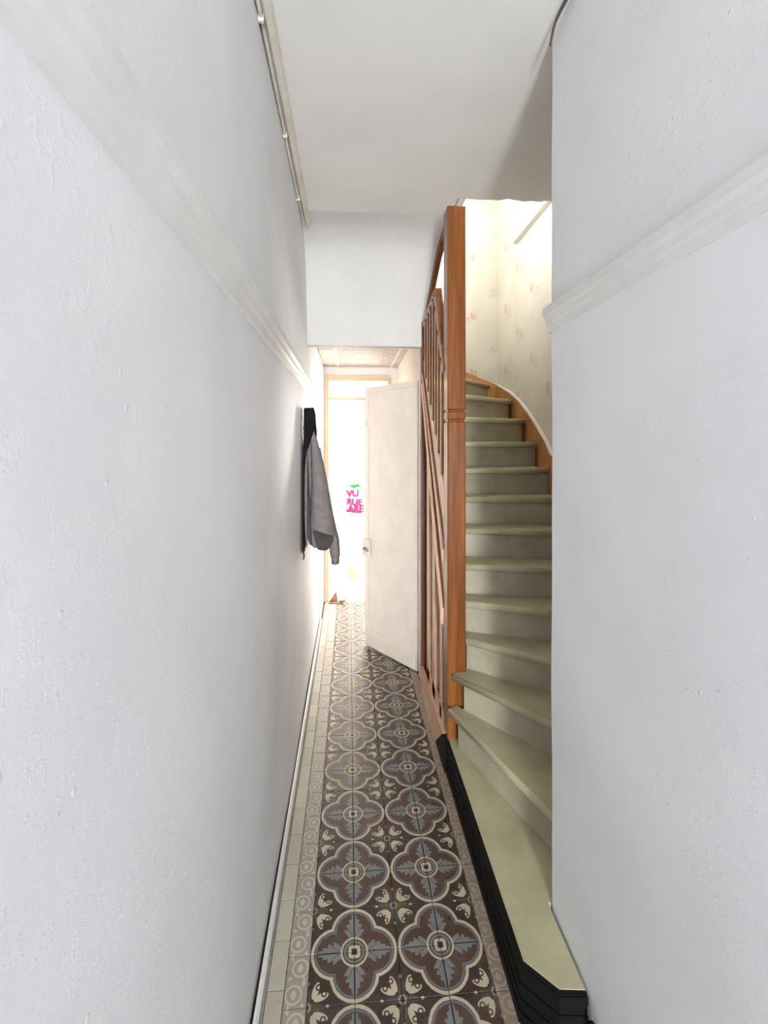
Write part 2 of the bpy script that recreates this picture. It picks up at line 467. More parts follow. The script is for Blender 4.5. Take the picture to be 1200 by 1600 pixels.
# hall behind the lintel: panelled ceiling, right wall, end wall with doorway
ch = struct(box('ceiling_hall', (XW - 0.1, 3.14, 2.47), (0.75, YE, 2.55), 'ceil'), 'low hall ceiling of embossed panels behind the lintel', 'ceiling')
for i, (a, b) in enumerate(((XW + 0.01, -0.122), (-0.112, 0.428), (0.438, XH - 0.002))):
    for y0, y1 in ((3.145, 3.97), (3.98, YE - 0.004)):
        box('ceiling_panel', (a, y0, 2.445), (b, y1, 2.47), 'cpanel', ch, 0.003, 1)
for i, xx in enumerate((-0.117, 0.433)):
    box('joint_strip', (xx - 0.008, 3.145, 2.441), (xx + 0.008, YE - 0.004, 2.45), 'white', ch)
struct(box('wall_hall_right', (XH, 3.125, 0), (0.53, YE, 2.47), 'hall'), 'pale hall wall behind the open door', 'wall')
def end_wall():
    bm = bmesh.new()
    add_box(bm, (XW - 0.1, YE, 0), (-0.25, YE + 0.1, 2.6))
    add_box(bm, (0.44, YE, 0), (0.75, YE + 0.1, 2.6))
    add_box(bm, (-0.25, YE, 2.34), (0.44, YE + 0.1, 2.6))
    return from_bm('wall_end', bm, 'roomwhite')
struct(end_wall(), 'white end wall around the bright doorway', 'wall')
d2 = struct(empty('door_2', (0.1, YE, 0)), 'bright open doorway with cream frame and transom at the corridor end', 'doorway')
for nm, a, b in (('jamb', (-0.25, YE - 0.012, 0), (-0.215, YE + 0.11, 2.34)), ('jamb', (0.405, YE - 0.012, 0), (0.44, YE + 0.11, 2.34)),
                 ('head', (-0.215, YE - 0.012, 2.30), (0.405, YE + 0.11, 2.34)), ('transom_bar', (-0.215, YE + 0.02, 2.10), (0.405, YE + 0.08, 2.135)),
                 ('casing', (-0.262, YE - 0.02, 0), (-0.238, YE - 0.012, 2.36)), ('casing', (-0.238, YE - 0.02, 2.335), (0.43, YE - 0.012, 2.36))):
    child_at(box(nm, a, b, 'jamb', None, 0.003), d2)

# the room behind the end doorway
def room():
    bm = bmesh.new()
    add_box(bm, (-1.3, 6.45, 0), (0.55, 6.55, 2.9)); add_box(bm, (1.65, 6.45, 0), (1.9, 6.55, 2.9))
    add_box(bm, (0.55, 6.45, 0), (1.65, 6.55, 0.8)); add_box(bm, (0.55, 6.45, 2.3), (1.65, 6.55, 2.9))
    add_box(bm, (-1.4, YE + 0.1, 0), (-1.3, 6.55, 2.9))
    add_box(bm, (-1.4, YE + 0.1, 2.8), (1.9, 6.55, 2.9))
    add_box(bm, (1.8, YE + 0.1, 0), (1.9, 6.45, 2.8))
    add_box(bm, (-1.4, YE, 0), (XW - 0.1, YE + 0.1, 2.9)); add_box(bm, (0.75, YE, 0), (1.9, YE + 0.1, 2.9))
    add_box(bm, (XW - 0.1, YE, 2.6), (0.75, YE + 0.1, 2.9))
    return from_bm('wall_room', bm, 'roomwhite')
struct(room(), 'glaring white walls of the room beyond the end doorway', 'wall')

w2 = struct(empty('window_2', (1.1, 6.5, 0.8)), 'white framed window lighting the room beyond the end doorway', 'window')
for a, b in (((0.55, 6.48, 0.8), (0.60, 6.53, 2.3)), ((1.60, 6.48, 0.8), (1.65, 6.53, 2.3)), ((0.60, 6.48, 0.8), (1.60, 6.53, 0.86)), ((0.60, 6.48, 2.24), (1.60, 6.53, 2.3)), ((1.07, 6.48, 0.86), (1.13, 6.53, 2.24))):
    child_at(box('frame', a, b, 'white', None, 0.003), w2)
for a, b in ((0.60, 1.07), (1.13, 1.60)): child_at(box('pane', (a, 6.503, 0.86), (b, 6.507, 2.24), 'glass'), w2)

# stairwell walls
def stair_right_wall():
    bm = bmesh.new()
    y0, y1, z0, z1 = 2.72, 3.44, 3.20, 4.60
    add_box(bm, (XS, 1.44, 0), (1.45, 4.05, z0)); add_box(bm, (XS, 1.44, z1), (1.45, 4.05, 5.3))
    add_box(bm, (XS, 1.44, z0), (1.45, y0, z1)); add_box(bm, (XS, y1, z0), (1.45, 4.05, z1))
    return from_bm('wall_stair_right', bm, 'paper')
struct(stair_right_wall(), 'cream rose wallpapered stairwell wall holding the window', 'wall')
struct(box('wall_stair_back', (0.53, YS, 0), (XS, 4.05, 5.3), 'paper'), 'cream rose wallpapered wall facing the stair turn', 'wall')
def upper_well():
    bm = bmesh.new()
    add_box(bm, (-0.6, 2.30, ZC + 0.16), (XS, 2.40, 5.3))
    add_box(bm, (-0.6, YS, 2.55), (0.53, 4.05, 5.3))
    add_box(bm, (-0.7, 2.30, 2.55), (-0.6, 4.05, 5.3))
    add_box(bm, (-0.7, 2.30, 5.3), (1.45, 4.05, 5.4))
    return from_bm('wall_stair_upper', bm, 'roomwhite')
struct(upper_well(), 'white upper walls of the stairwell above the corridor ceiling', 'wall')
struct(box('floor_upper', (-0.6, 3.14, 2.56), (0.47, YS, 2.62), 'woodh'), 'timber landing at the head of the stairs', 'floor')

# stairwell window
wd = struct(empty('window_1', (XS, 2.9, 3.2)), 'white framed stairwell window with a thin sill in the rose wallpapered wall', 'window')
for nm, a, b, m_ in (('sill', (XS - 0.035, 2.67, 3.17), (1.40, 3.47, 3.20), 'white'), ('frame', (1.34, 3.39, 3.2), (1.40, 3.44, 4.6), 'white'),
                     ('frame', (1.34, 2.72, 3.2), (1.40, 2.77, 4.6), 'white'), ('frame', (1.34, 2.77, 4.55), (1.40, 3.39, 4.6), 'white'),
                     ('frame', (1.34, 2.77, 3.2), (1.40, 3.39, 3.25), 'white'), ('mullion', (1.345, 3.10, 3.25), (1.395, 3.15, 4.55), 'cream')):
    child_at(box(nm, a, b, m_, None, 0.003), wd)
for a, b in ((2.77, 3.10), (3.15, 3.39)):
    child_at(box('pane', (1.366, a, 3.25), (1.370, b, 4.55), 'glass'), wd)

# rails on both walls
def rail_profile(bm, x, sgn, z0, z1, y0, y1, dep):
    hgt = z1 - z0
    pr = [(0, z0), (0.30, z0 + 0.05 * hgt), (0.42, z0 + 0.28 * hgt), (0.62, z0 + 0.38 * hgt), (0.72, z0 + 0.55 * hgt), (1, z0 + 0.66 * hgt), (1, z0 + 0.9 * hgt), (0.85, z1), (0, z1)]
    add_prism(bm, [(x + sgn * dep * a, b) for a, b in pr], 'y', y0, y1)
bm = bmesh.new(); rail_profile(bm, XW + 0.0, 1, 1.968, 2.062, YB, 4.36, 0.030)
struct(from_bm('trim_1', bm, 'rail'), 'moulded rail along the long wall above the coats', 'moulding')
bm = bmesh.new(); rail_profile(bm, XP + 0.0, -1, 1.985, 2.066, YB, 1.436, 0.028)
struct(from_bm('trim_2', bm, 'rail'), 'moulded rail ending at the wall corner beside the stairs', 'moulding')

# skirting strip along the left wall
bm = bmesh.new()
add_prism(bm, [(XW + 0.006, 0.0), (XW + 0.020, 0.0), (XW + 0.020, 0.012), (XW + 0.013, 0.020), (XW + 0.006, 0.022)], 'y', YB, 4.36)
struct(from_bm('baseboard_left', bm, 'white'), 'thin white skirting strip between wall and tiles', 'skirting')

# floor with its tiles
fl = struct(box('floor', (-1.4, YB, -0.12), (1.9, 6.55, -0.009), 'mortar'), 'patterned encaustic tile floor of the corridor', 'floor')
def tile_mesh(name, sx, sy, mat):
    bm = bmesh.new(); g = 0.0007
    a = [(-sx / 2 + g, -sy / 2 + g), (sx / 2 - g, -sy / 2 + g), (sx / 2 - g, sy / 2 - g), (-sx / 2 + g, sy / 2 - g)]
    i_ = 0.0012
    b = [(x - math.copysign(i_, x), y - math.copysign(i_, y)) for x, y in a]
    L = [bm.verts.new((x, y, -0.009)) for x, y in a]; Md = [bm.verts.new((x, y, -0.0012)) for x, y in a]; T = [bm.verts.new((x, y, 0)) for x, y in b]
    for r1, r2 in ((L, Md), (Md, T)):
        for k in range(4): bm.faces.new((r1[k], r1[(k + 1) % 4], r2[(k + 1) % 4], r2[k]))
    bm.faces.new(T)
    bmesh.ops.recalc_face_normals(bm, faces=bm.faces)
    me = bpy.data.meshes.new(name); bm.to_mesh(me); bm.free(); me.materials.append(M[mat]); return me
T_ = S / 2
m_field = tile_mesh('field_tile', T_, T_, 'tile'); m_scl = tile_mesh('scroll_tile', 0.07, T_, 'scroll_l')
m_scr = tile_mesh('scroll_tile_worn', 0.052, T_, 'scroll_r'); m_pl = tile_mesh('plain_tile', 0.052, T_, 'plain_tile')
rt = random.Random(11)
def put_tile(nm, me, x, y):
    o = bpy.data.objects.new(nm, me); col.objects.link(o); o.parent = fl
    o.location = (x, y, rt.uniform(-0.0006, 0.0004)); o.rotation_euler = (rt.uniform(-.003, .003), rt.uniform(-.003, .003), 0)
j0, j1 = -12, 24
for j in range(j0, j1):
    y = Y0 + (j + 0.5) * T_
    for i in range(4): put_tile('floor_tile', m_field, XL_F + (i + 0.5) * T_, y)
    put_tile('scroll_border_tile', m_scl, XL_F - 0.035, y)
    put_tile('plain_border_tile', m_pl, XL_F - 0.07 - 0.026, y + 0.05)
    put_tile('scroll_border_tile', m_scr, XR_F + 0.026, y)
cs = link('cement_strip', bpy.data.meshes.new('cement_strip'), None, fl)
bm = bmesh.new(); add_box(bm, (XW + 0.02, YB, -0.009), (XL_F - 0.123, YE, -0.002)); bm.to_mesh(cs.data); bm.free(); cs.data.materials.append(M['strip'])
box('room_floor', (-1.3, YE, -0.009), (1.8, 6.45, 0.0), 'roomwhite', fl)

# ================================================================== STAIRCASE
st = tag(empty('staircase', (0.55, 2.3, 0)), 'winding olive painted staircase with tall brown newel post and slatted screen', 'staircase')
R = 0.1652
def sp(o): return child_at(o, st)
Ls = {2: ((0.484, 2.262), (0.758, 1.445)), 3: ((0.506, 2.270), (1.13, 1.445)), 4: ((0.575, 2.30), (1.25, 1.77)), 5: ((0.580, 2.362), (1.25, 2.08)),
      6: ((0.525, 2.475), (1.25, 2.31)), 7: ((0.525, 2.63), (1.25, 2.485)), 8: ((0.525, 2.735), (1.25, 2.655)), 9: ((0.525, 2.815), (1.25, 2.82)),
      10: ((0.525, 2.87), (1.25, 3.008)), 11: ((0.525, 2.915), (1.25, 3.222)), 12: ((0.525, 2.965), (1.25, 3.496)), 13: ((0.53, 3.05), (1.20, 3.90)), 14: ((0.535, 3.20), (0.80, 3.90))}
def back(k, d):
    a, b = Vector(Ls[k][0]), Vector(Ls[k][1]); t_ = (b - a).normalized(); n = Vector((-t_.y, t_.x))
    return a + n * d, b + n * d
corner = {3: [(1.25, 1.445)], 12: [(1.25, 3.90)]}
def rounded_tread(k, pts):
    """slab whose first edge (pts[0]->pts[1]) is the rounded nosing"""
    z = R * k; th = 0.036
    a, b = Vector(pts[0]), Vector(pts[1]); t_ = (b - a).normalized(); n = Vector((-t_.y, t_.x))
    prof = [(0.010, 0), (0.003, -0.004), (0.0, -0.012), (0.0, -0.024), (0.003, -0.032), (0.010, -th)]
    bm = bmesh.new()
    A = [bm.verts.new((a.x + n.x * d, a.y + n.y * d, z + dz)) for d, dz in prof]
    B = [bm.verts.new((b.x + n.x * d, b.y + n.y * d, z + dz)) for d, dz in prof]
    rest = pts[2:]
    Tt = [bm.verts.new((p[0], p[1], z)) for p in rest]; Bb = [bm.verts.new((p[0], p[1], z - th)) for p in rest]
    for i in range(5):
        f = bm.faces.new((A[i], B[i], B[i + 1], A[i + 1])); f.smooth = True
    bm.faces.new([A[0], B[0]] + Tt); bm.faces.new(([A[5], B[5]] + Bb)[::-1])
    m_ = len(rest)
    for i in range(m_ - 1): bm.faces.new((Tt[i], Bb[i], Bb[i + 1], Tt[i + 1]))
    bm.faces.new(B + [Bb[0], Tt[0]]); bm.faces.new(A[::-1] + [Tt[-1], Bb[-1]])
    bmesh.ops.recalc_face_normals(bm, faces=bm.faces)
    me = bpy.data.meshes.new('tread'); bm.to_mesh(me); bm.free()
    return sp(link('tread', me, 'tread'))
for k in range(2, 15):
    a, b = Ls[k]
    if k < 14:
        a2, b2 = back(k + 1, 0.045)
        if k + 1 == 13: b2 = Vector((1.225, 3.90))
        if k == 12: pts = [a, b, (1.25, 3.90), tuple(b2), tuple(a2)]
        elif k == 13: pts = [a, b, (0.77, 3.90), tuple(a2)]
        elif k == 3: pts = [a, b, (1.25, 1.445), (min(b2.x, 1.25), b2.y), tuple(a2)]
        elif k == 2: pts = [a, b, (1.17, 1.445), tuple(a2)]
        else: pts = [a, b, (min(b2.x, 1.25), b2.y), tuple(a2)]
        if k in (2, 3): pts[-1] = (0.535, 2.285) if k == 2 else (0.583, 2.33)
    else: pts = [a, b, (0.535, 3.90)]
    rounded_tread(k, pts)
    # riser under this tread
    ra, rb = back(k, 0.030); rc, rd = back(k, 0.045)
    t0 = {2: 0.055, 3: 0.05}.get(k, 0.0)
    ra, rc = ra.lerp(rb, t0), rc.lerp(rd, t0)
    zlo = R * (k - 1); zhi = R * k - 0.036
    rb = Vector((min(rb.x, 1.25), min(rb.y, 3.9))); rd = Vector((min(rd.x, 1.25), min(rd.y, 3.9)))
    sp(prism('riser', [tuple(ra), tuple(rb), tuple(rd), tuple(rc)], 'z', zlo, zhi, 'riser'))
# first step: black kerb-like riser with beads and a wide olive top
foot = [(0.487, 2.285), (0.487, 1.285), (0.562, 1.207), (0.634, 1.200), (0.634, 1.446), (0.80, 1.446), (0.56, 2.285)]
inner = [(0.494, 2.285), (0.494, 1.289), (0.565, 1.214), (0.634, 1.207), (0.634, 1.446), (0.80, 1.446), (0.56, 2.285)]
sp(prism('tread', inner, 'z', 0.135, R, 'tread'))
k1 = sp(prism('riser', [(0.4845, 2.285), (0.4845, 1.284), (0.560, 1.203), (0.634, 1.196), (0.634, 1.207), (0.565, 1.214), (0.494, 1.289), (0.494, 2.285)], 'z', 0.0, R - 0.002, 'black'))
kx = prism('riser_end', [(2.283, 0.0), (2.53, 0.0), (2.335, R - 0.002), (2.283, R - 0.002)], 'x', 0.4715, 0.4875, 'black')
kx.parent = k1
k1['label'] = 'black painted first riser'
for z0, z1, o_ in ((0.0, 0.03, 0.007), (0.055, 0.066, 0.004), (0.10, 0.11, 0.004), (0.14, R - 0.004, 0.005)):
    x_ = 0.4845
    q = prism('bead', [(x_ - o_, 2.285), (x_ - o_, 1.282), (0.557, 1.203 - o_), (0.634, 1.196 - o_), (0.634, 1.198), (0.560, 1.205), (x_ + .002, 1.286), (x_ + .002, 2.285)], 'z', z0, z1, 'black')
    q.parent = k1
# newel post
nx0, nx1, ny0, ny1 = 0.488, 0.581, 2.285, 2.385
def newel():
    bm = bmesh.new(); zt = 2.825
    cuts = [(0, 0), (1.745, 0), (1.752, 0.006), (1.757, 0.006), (1.764, 0), (1.795, 0), (1.801, 0.006), (1.806, 0.006), (1.813, 0), (zt, 0)]
    rings = []
    for z, d in cuts:
        c = 0.006 + d
        pts = [(nx0 + d + .006, ny0 + d), (nx1 - d - .006, ny0 + d), (nx1 - d, ny0 + d + .006), (nx1 - d, ny1 - d - .006), (nx1 - d - .006, ny1 - d), (nx0 + d + .006, ny1 - d), (nx0 + d, ny1 - d - .006), (nx0 + d, ny0 + d + .006)]
        rings.append([bm.verts.new((x, y, z)) for x, y in pts])
    for i in range(len(rings) - 1):
        for k in range(8): bm.faces.new((rings[i][k], rings[i][(k + 1) % 8], rings[i + 1][(k + 1) % 8], rings[i + 1][k]))
    bm.faces.new(rings[0]); bm.faces.new(rings[-1][::-1])
    return from_bm('newel_post', bm, 'wood')
sp(newel())
# screen between newel and far post, plane of the corridor side
XO = 0.486
def scr(px, py, X=XO): p = at_x(px, py, X); return (p.y, p.z)
sp(box('post', (0.478, 3.060, 0), (0.516, 3.120, 2.45), 'woodd', None, 0.003))
# string board, lower edge to upper edge, two grooves as dark strips
lo0, lo1 = (2.386, 0.70), (3.060, 2.02)
up0, up1 = (2.386, 1.40), (3.060, 2.19)
sp(prism('string_board', [lo0, lo1, up1, up0], 'x', XO + 0.006, XO + 0.030, 'wood_lit'))
def strip(nm, p0, p1, w0, w1, x0, x1, mat):
    sp(prism(nm, [(p0[0], p0[1]), (p1[0], p1[1]), (p1[0], p1[1] + w1), (p0[0], p0[1] + w0)], 'x', x0, x1, mat))
strip('string_moulding', (2.386, 0.70), (3.060, 2.02), 0.085, 0.02, XO - 0.012, XO + 0.012, 'wood_lit')
strip('string_groove', (2.386, 0.785), (3.060, 2.04), 0.055, 0.018, XO - 0.002, XO + 0.008, 'woodd')
strip('string_groove', (2.386, 1.09), (3.060, 2.105), 0.055, 0.018, XO - 0.002, XO + 0.008, 'woodd')
strip('string_moulding', (2.386, 1.03), (3.060, 2.085), 0.06, 0.02, XO - 0.006, XO + 0.010, 'wood_lit')
# recessed panel and battens under the string
sp(prism('under_stair_panel', [(2.386, 0), (3.060, 0), (3.060, 2.03), (2.386, 0.72)], 'x', XO + 0.034, XO + 0.046, 'woodd'))
for y0, y1 in ((2.830, 2.920), (2.640, 2.725), (2.455, 2.500)):
    zt = lambda y: 0.72 + (y - 2.386) / (3.06 - 2.386) * (2.03 - 0.72)
    sp(prism('batten', [(y0, 0.0), (y1, 0.0), (y1, zt(y1)), (y0, zt(y0))], 'x', XO + 0.004, XO + 0.034, 'wood_lit'))
# plinth boards on the floor
sp(prism('plinth', [(2.53, 0), (3.075, 0), (3.075, 0.145), (3.055, 0.165), (2.330, 0.165)], 'x', XO - 0.014, XO + 0.004, 'wood_lit'))
sp(prism('plinth', [(2.386, 0.0), (2.93, 0.0), (2.93, 0.215), (2.90, 0.235), (2.386, 0.235)], 'x', XO + 0.004, XO + 0.016, 'wood_lit'))
# handrail polyline
def rail_piece(a, b, w, x0, x1, mat='wood', nm='handrail'):
    a, b = Vector(a), Vector(b); t_ = (b - a).normalized(); n = Vector((-t_.y, t_.x)) * w / 2
    sp(prism(nm, [tuple(a - n), tuple(b - n), tuple(b + n), tuple(a + n)], 'x', x0, x1, mat, None, 0.005))
rail_piece((2.380, 2.01), (2.640, 2.515), 0.055, XO - 0.004, XO + 0.040)
rail_piece((2.625, 2.50), (3.064, 2.425), 0.050, XO - 0.004, XO + 0.040)
# balusters between string and handrail
for y, zb in ((2.437, 1.475), (2.520, 1.585), (2.600, 1.69), (2.685, 1.775), (2.775, 1.875), (2.865, 1.965), (2.955, 2.06)):
    zt = 2.01 + (y - 2.38) * 1.94 - 0.02 if y < 2.62 else 2.50 - (y - 2.62) * 0.17
    sp(box('baluster', (XO - 0.004, y - 0.019, zb), (XO + 0.016, y + 0.019, zt), 'wood', None, 0.003))
# trims around the opening in the ceiling
tr_ = [(x, y, z) for y, z, x in SOF_R]
rg = [[(x - 0.008, y, z + 0.004), (x + 0.022, y, z + 0.004), (x + 0.022, y, z - 0.05), (x - 0.008, y, z - 0.05)] for x, y, z in tr_]
ot = sp(loft('opening_trim', rg, 'wood'))
for f in ot.data.polygons: f.use_smooth = False
# wall strings following the right wall and the back wall
topc = [(859, 710), (851, 691), (836, 665), (824, 646), (810, 627.5), (795, 614), (777, 601)]
tp = [scr(x, y, 1.252) for x, y in topc]
tp = [(1.76, 1.02), (2.05, 1.12), (2.35, 1.32), (2.62, 1.50)] + [p for p in tp if p[0] > 2.7]
tp[-1] = (3.906, tp[-1][1])
low = [(3.906, 1.84), (3.5, 1.66), (3.2, 1.5), (2.8, 1.2), (2.3, 0.72), (1.76, 0.45)]
ws = sp(prism('wall_string', tp + low, 'x', 1.2525, XS - 0.001, 'woodh'))
bm = bmesh.new()
for i in range(len(tp) - 1):
    add_prism(bm, [tp[i], tp[i + 1], (tp[i + 1][0], tp[i + 1][1] + 0.012), (tp[i][0], tp[i][1] + 0.012)], 'x', 1.250, XS - 0.001)
q = from_bm('string_capping', bm, 'cream'); q.parent = ws
p0 = at_y(777, 601, 3.906); p1 = at_y(728, 580, 3.906)
s_ = (p1.z - p0.z) / (p1.x - p0.x)
sp(prism('wall_string', [(1.252, p0.z), (0.54, p0.z + s_ * (0.54 - 1.252)), (0.54, 2.1), (1.252, 1.82)], 'y', 3.906, YS - 0.001, 'woodh'))

# ================================================================== OPEN DOOR
hx, hy_, fx, fy = 0.484, 3.292, 0.125, 3.787
dl = math.hypot(fx - hx, fy - hy_)
dr = struct(empty('door_1', (hx, hy_, 0)), 'open cream panelled door with worn rim lock beside the stair screen', 'door')
dr.rotation_euler = (0, 0, math.atan2(fy - hy_, fx - hx))
# local: x from hinge to free edge, +y is the face turned to the corridor
def dp(nm, a, b, mat='cream', bev=0.003): return box(nm, a, b, mat, dr, bev)
dp('leaf', (0, -0.036, 0.012), (dl, -0.006, 2.095))
dp('stile', (0, -0.006, 0.012), (0.030, 0.0, 2.095)); dp('stile', (dl - 0.045, -0.006, 0.012), (dl, 0.0, 2.095))
dp('rail', (0.030, -0.006, 2.055), (dl - 0.045, 0.0, 2.095)); dp('rail', (0.030, -0.006, 0.012), (dl - 0.045, 0.002, 0.105))
dp('moulding', (0.030, -0.006, 0.105), (dl - 0.045, 0.007, 0.122), 'cream', 0.005)
lk = dp('rim_lock', (dl - 0.075, 0.0, 0.735), (dl + 0.004, 0.022, 0.875), 'conduit')
hd = tube('handle', [(dl - 0.035, 0.022, 0.80), (dl - 0.035, 0.055, 0.80), (dl - 0.06, 0.062, 0.80), (dl - 0.12, 0.062, 0.798)], 0.008, 'metal', dr)
hd.parent = lk
dp('bolt_keeper', (dl - 0.03, 0.0, 1.795), (dl + 0.004, 0.010, 1.825), 'conduit')
for z in (0.30, 1.05, 1.78):
    tube('hinge', [(-0.006, 0.002, z), (-0.006, 0.002, z + 0.09)], 0.007, 'cream', dr)
struct(box('trim_3', (0.490, 3.125, 0), (XH, 3.27, 2.30), 'cream', None, 0.003), 'cream door casing beside the stair screen post', 'moulding')

# ================================================================== THINGS
# conduit along the ceiling corner
cd = tag(empty('conduit', (XW, 1.0, ZC)), 'yellowed double cable conduit running along the ceiling corner', 'conduit')
bm = bmesh.new()
add_prism(bm, [(-0.256, ZC), (-0.256, ZC - 0.012), (-0.249, ZC - 0.022), (-0.232, ZC - 0.022), (-0.225, ZC - 0.012), (-0.225, ZC)], 'y', YB + 0.02, 2.84)
child_at(from_bm('trunking', bm, 'conduit'), cd)
child_at(tube('trunking_end', [(-0.240, 2.838, ZC - 0.004), (-0.240, 2.852, ZC - 0.012), (-0.242, 2.862, ZC - 0.008)], 0.012, 'conduit'), cd)
pts = smooth_path([(XW + 0.010, YB + 0.05, ZC - 0.012), (XW + 0.009, 0.6, ZC - 0.016), (XW + 0.010, 1.5, ZC - 0.012), (XW + 0.008, 2.2, ZC - 0.016), (XW + 0.010, 2.85, ZC - 0.014), (XW + 0.014, 2.872, ZC - 0.05)])
child_at(tube('cable', pts, 0.0065, 'conduit'), cd)
for y in (0.9, 1.42, 1.95, 2.45):
    child_at(box('clip', (XW + 0.0005, y, ZC - 0.026), (XW + 0.018, y + 0.012, ZC - 0.004), 'conduit', None, 0.002), cd)
child_at(box('bracket', (XW + 0.001, 2.855, ZC - 0.030), (-0.215, 2.866, ZC - 0.022), 'conduit', None, 0.002), cd)
# crack-like dark line between ceiling and right wall, built as a tapered tube
pts = smooth_path([(XP - 0.006, 1.22, ZC - 0.006), (XP - 0.012, 1.30, ZC - 0.010), (XP - 0.020, 1.36, ZC - 0.028), (XP - 0.016, 1.405, ZC - 0.058)])
tag(tube('cable', pts, 0.005, 'mortar', None, 8, [0.007 - 0.004 * i / len(pts) for i in range(len(pts))]), 'dark crack-like line in the ceiling corner by the stairs', 'cable')
# black cable at the foot of the right wall
pts = smooth_path([(0.624, 1.182, 0.10), (0.630, 1.16, 0.13), (0.634, 1.14, 0.09), (0.632, 1.12, 0.03), (0.622, 1.08, 0.006), (0.60, 0.95, 0.006)])
tag(tube('cable', pts, 0.005, 'bluebl'), 'thin black cable looping by the black first step', 'cable')

# coat hooks
def hook(name, y, z, label):
    h_ = tag(empty(name, (XW, y, z)), label, 'hook')
    child_at(box('plate', (XW + 0.001, y - 0.012, z - 0.05), (XW + 0.007, y + 0.012, z + 0.05), 'metal', None, 0.002), h_)
    pts = smooth_path([(XW + 0.006, y, z), (XW + 0.04, y, z - 0.018), (XW + 0.062, y, z - 0.004), (XW + 0.066, y, z + 0.02)])
    child_at(tube('prong', pts, 0.005, 'metal'), h_)
    return h_
hook('coat_hook', 2.72, 1.735, 'small steel coat hook under the grey jacket')
# black garment hanging closest to the wall
bj = tag(empty('black_jacket', (XW + 0.03, 2.72, 1.0)), 'black garment hanging against the wall behind the grey jacket', 'jacket')
def ring(cx, cy, rx, ry, z, n=28, pl=0.0, ph=0.0, k=5):
    out = []
    for i in range(n):
        a = 2 * math.pi * i / n
        m_ = 1 + pl * math.cos(k * a + ph)
        x = cx + rx * m_ * math.copysign(abs(math.cos(a)) ** 0.8, math.cos(a)); y = cy + ry * m_ * math.sin(a)
        out.append((max(x, XW + 0.006), y, z))
    return out
secs = [(1.0, 0.004, 2.76, 0.10), (1.08, 0.005, 2.755, 0.11), (1.3, 0.006, 2.75, 0.11), (1.5, 0.006, 2.745, 0.11), (1.62, 0.014, 2.745, 0.10), (1.67, 0.026, 2.745, 0.09), (1.70, 0.034, 2.745, 0.085), (1.78, 0.036, 2.745, 0.075), (1.835, 0.033, 2.745, 0.06), (1.85, 0.026, 2.745, 0.05)]
child_at(loft('body', [ring(XW + 0.008 + rx, cy, rx, ry, z, 28, 0.06, z * 3) for z, rx, cy, ry in secs], 'blackcloth', None, True, 1), bj)
pts = smooth_path([at_y(484, 640, 2.72), at_y(489, 639, 2.72), at_y(491, 652, 2.72), at_y(493.5, 675, 2.72), at_y(492.5, 684, 2.73), at_y(489, 672, 2.75), at_y(486, 650, 2.75)])
child_at(tube('hanging_loop', pts, 0.007, 'blackcloth'), bj)
pts = smooth_path([at_y(473, 858, 2.66), at_y(475, 868, 2.65), at_y(474, 874, 2.65)])
child_at(tube('drawstring', pts, 0.004, 'blackcloth'), bj)
# grey jacket
gj = tag(empty('grey_jacket', (XW + 0.1, 2.75, 0.95)), 'grey fleece jacket with folded front and hanging sleeve on the wall', 'jacket')
YJ = 2.70
sil = [(664, 482, 488), (674, 479, 491), (690, 475, 495), (712, 474, 500), (740, 474, 506), (770, 475, 511), (800, 476, 516), (825, 477, 519), (842, 478, 519), (855, 480, 517), (863, 484, 513)]
rings = []
for i, (py, xl, xr) in enumerate(sil):
    a = at_y(xl, py, YJ); b = at_y(xr, py, YJ)
    cx = (a.x + b.x) / 2; rx = (b.x - a.x) / 2
    ry = 0.035 + 0.085 * min(1, i / 4)
    pl = 0.10 * min(1, i / 4)
    rings.append(ring(cx, YJ + 0.02 + ry, max(rx, 0.012), ry, a.z + (0.012 * math.sin(i * 2.1) if i > 8 else 0), 40, pl, 0.6 + i * 0.10, 7))
child_at(loft('body', rings, 'grey', None, True, 1), gj)
def sheet(nm, cols, mat, th=0.012):
    """cols: list of columns, each a list of points; solid cloth sheet"""
    bm = bmesh.new(); G = [[bm.verts.new(p) for p in c] for c in cols]
    for i in range(len(G) - 1):
        for k in range(len(G[0]) - 1): bm.faces.new((G[i][k], G[i + 1][k], G[i + 1][k + 1], G[i][k + 1]))
    o = from_bm(nm, bm, mat, None, True)
    s = o.modifiers.new('solid', 'SOLIDIFY'); s.thickness = th; s.offset = 0
    s2 = o.modifiers.new('sub', 'SUBSURF'); s2.levels = s2.render_levels = 2
    return child_at(o, gj)
# folded front: narrow at the hook, wide hem with the hollow underneath
Lf = [(485, 668), (486, 695), (487, 730), (486.5, 770), (485.5, 800), (484, 828)]
Rt = [(489, 668), (496, 695), (505, 730), (513, 770), (519, 800), (525, 841)]
cols = []
for u in (0.0, 0.12, 0.3, 0.5, 0.7, 0.88, 1.0):
    c = []
    for i, (l, r) in enumerate(zip(Lf, Rt)):
        f = i / 5
        Y = YJ + 0.012 - f * 0.055 * math.sin(math.pi * min(1, 0.12 + u * 0.88)) + 0.03 * (u > 0.95) + 0.025 * (u < 0.05)
        c.append(at_y(l[0] + (r[0] - l[0]) * u, l[1] + (r[1] - l[1]) * (u if i == 5 else u), Y))
    cols.append(c)
sheet('front_panel', cols, 'grey')
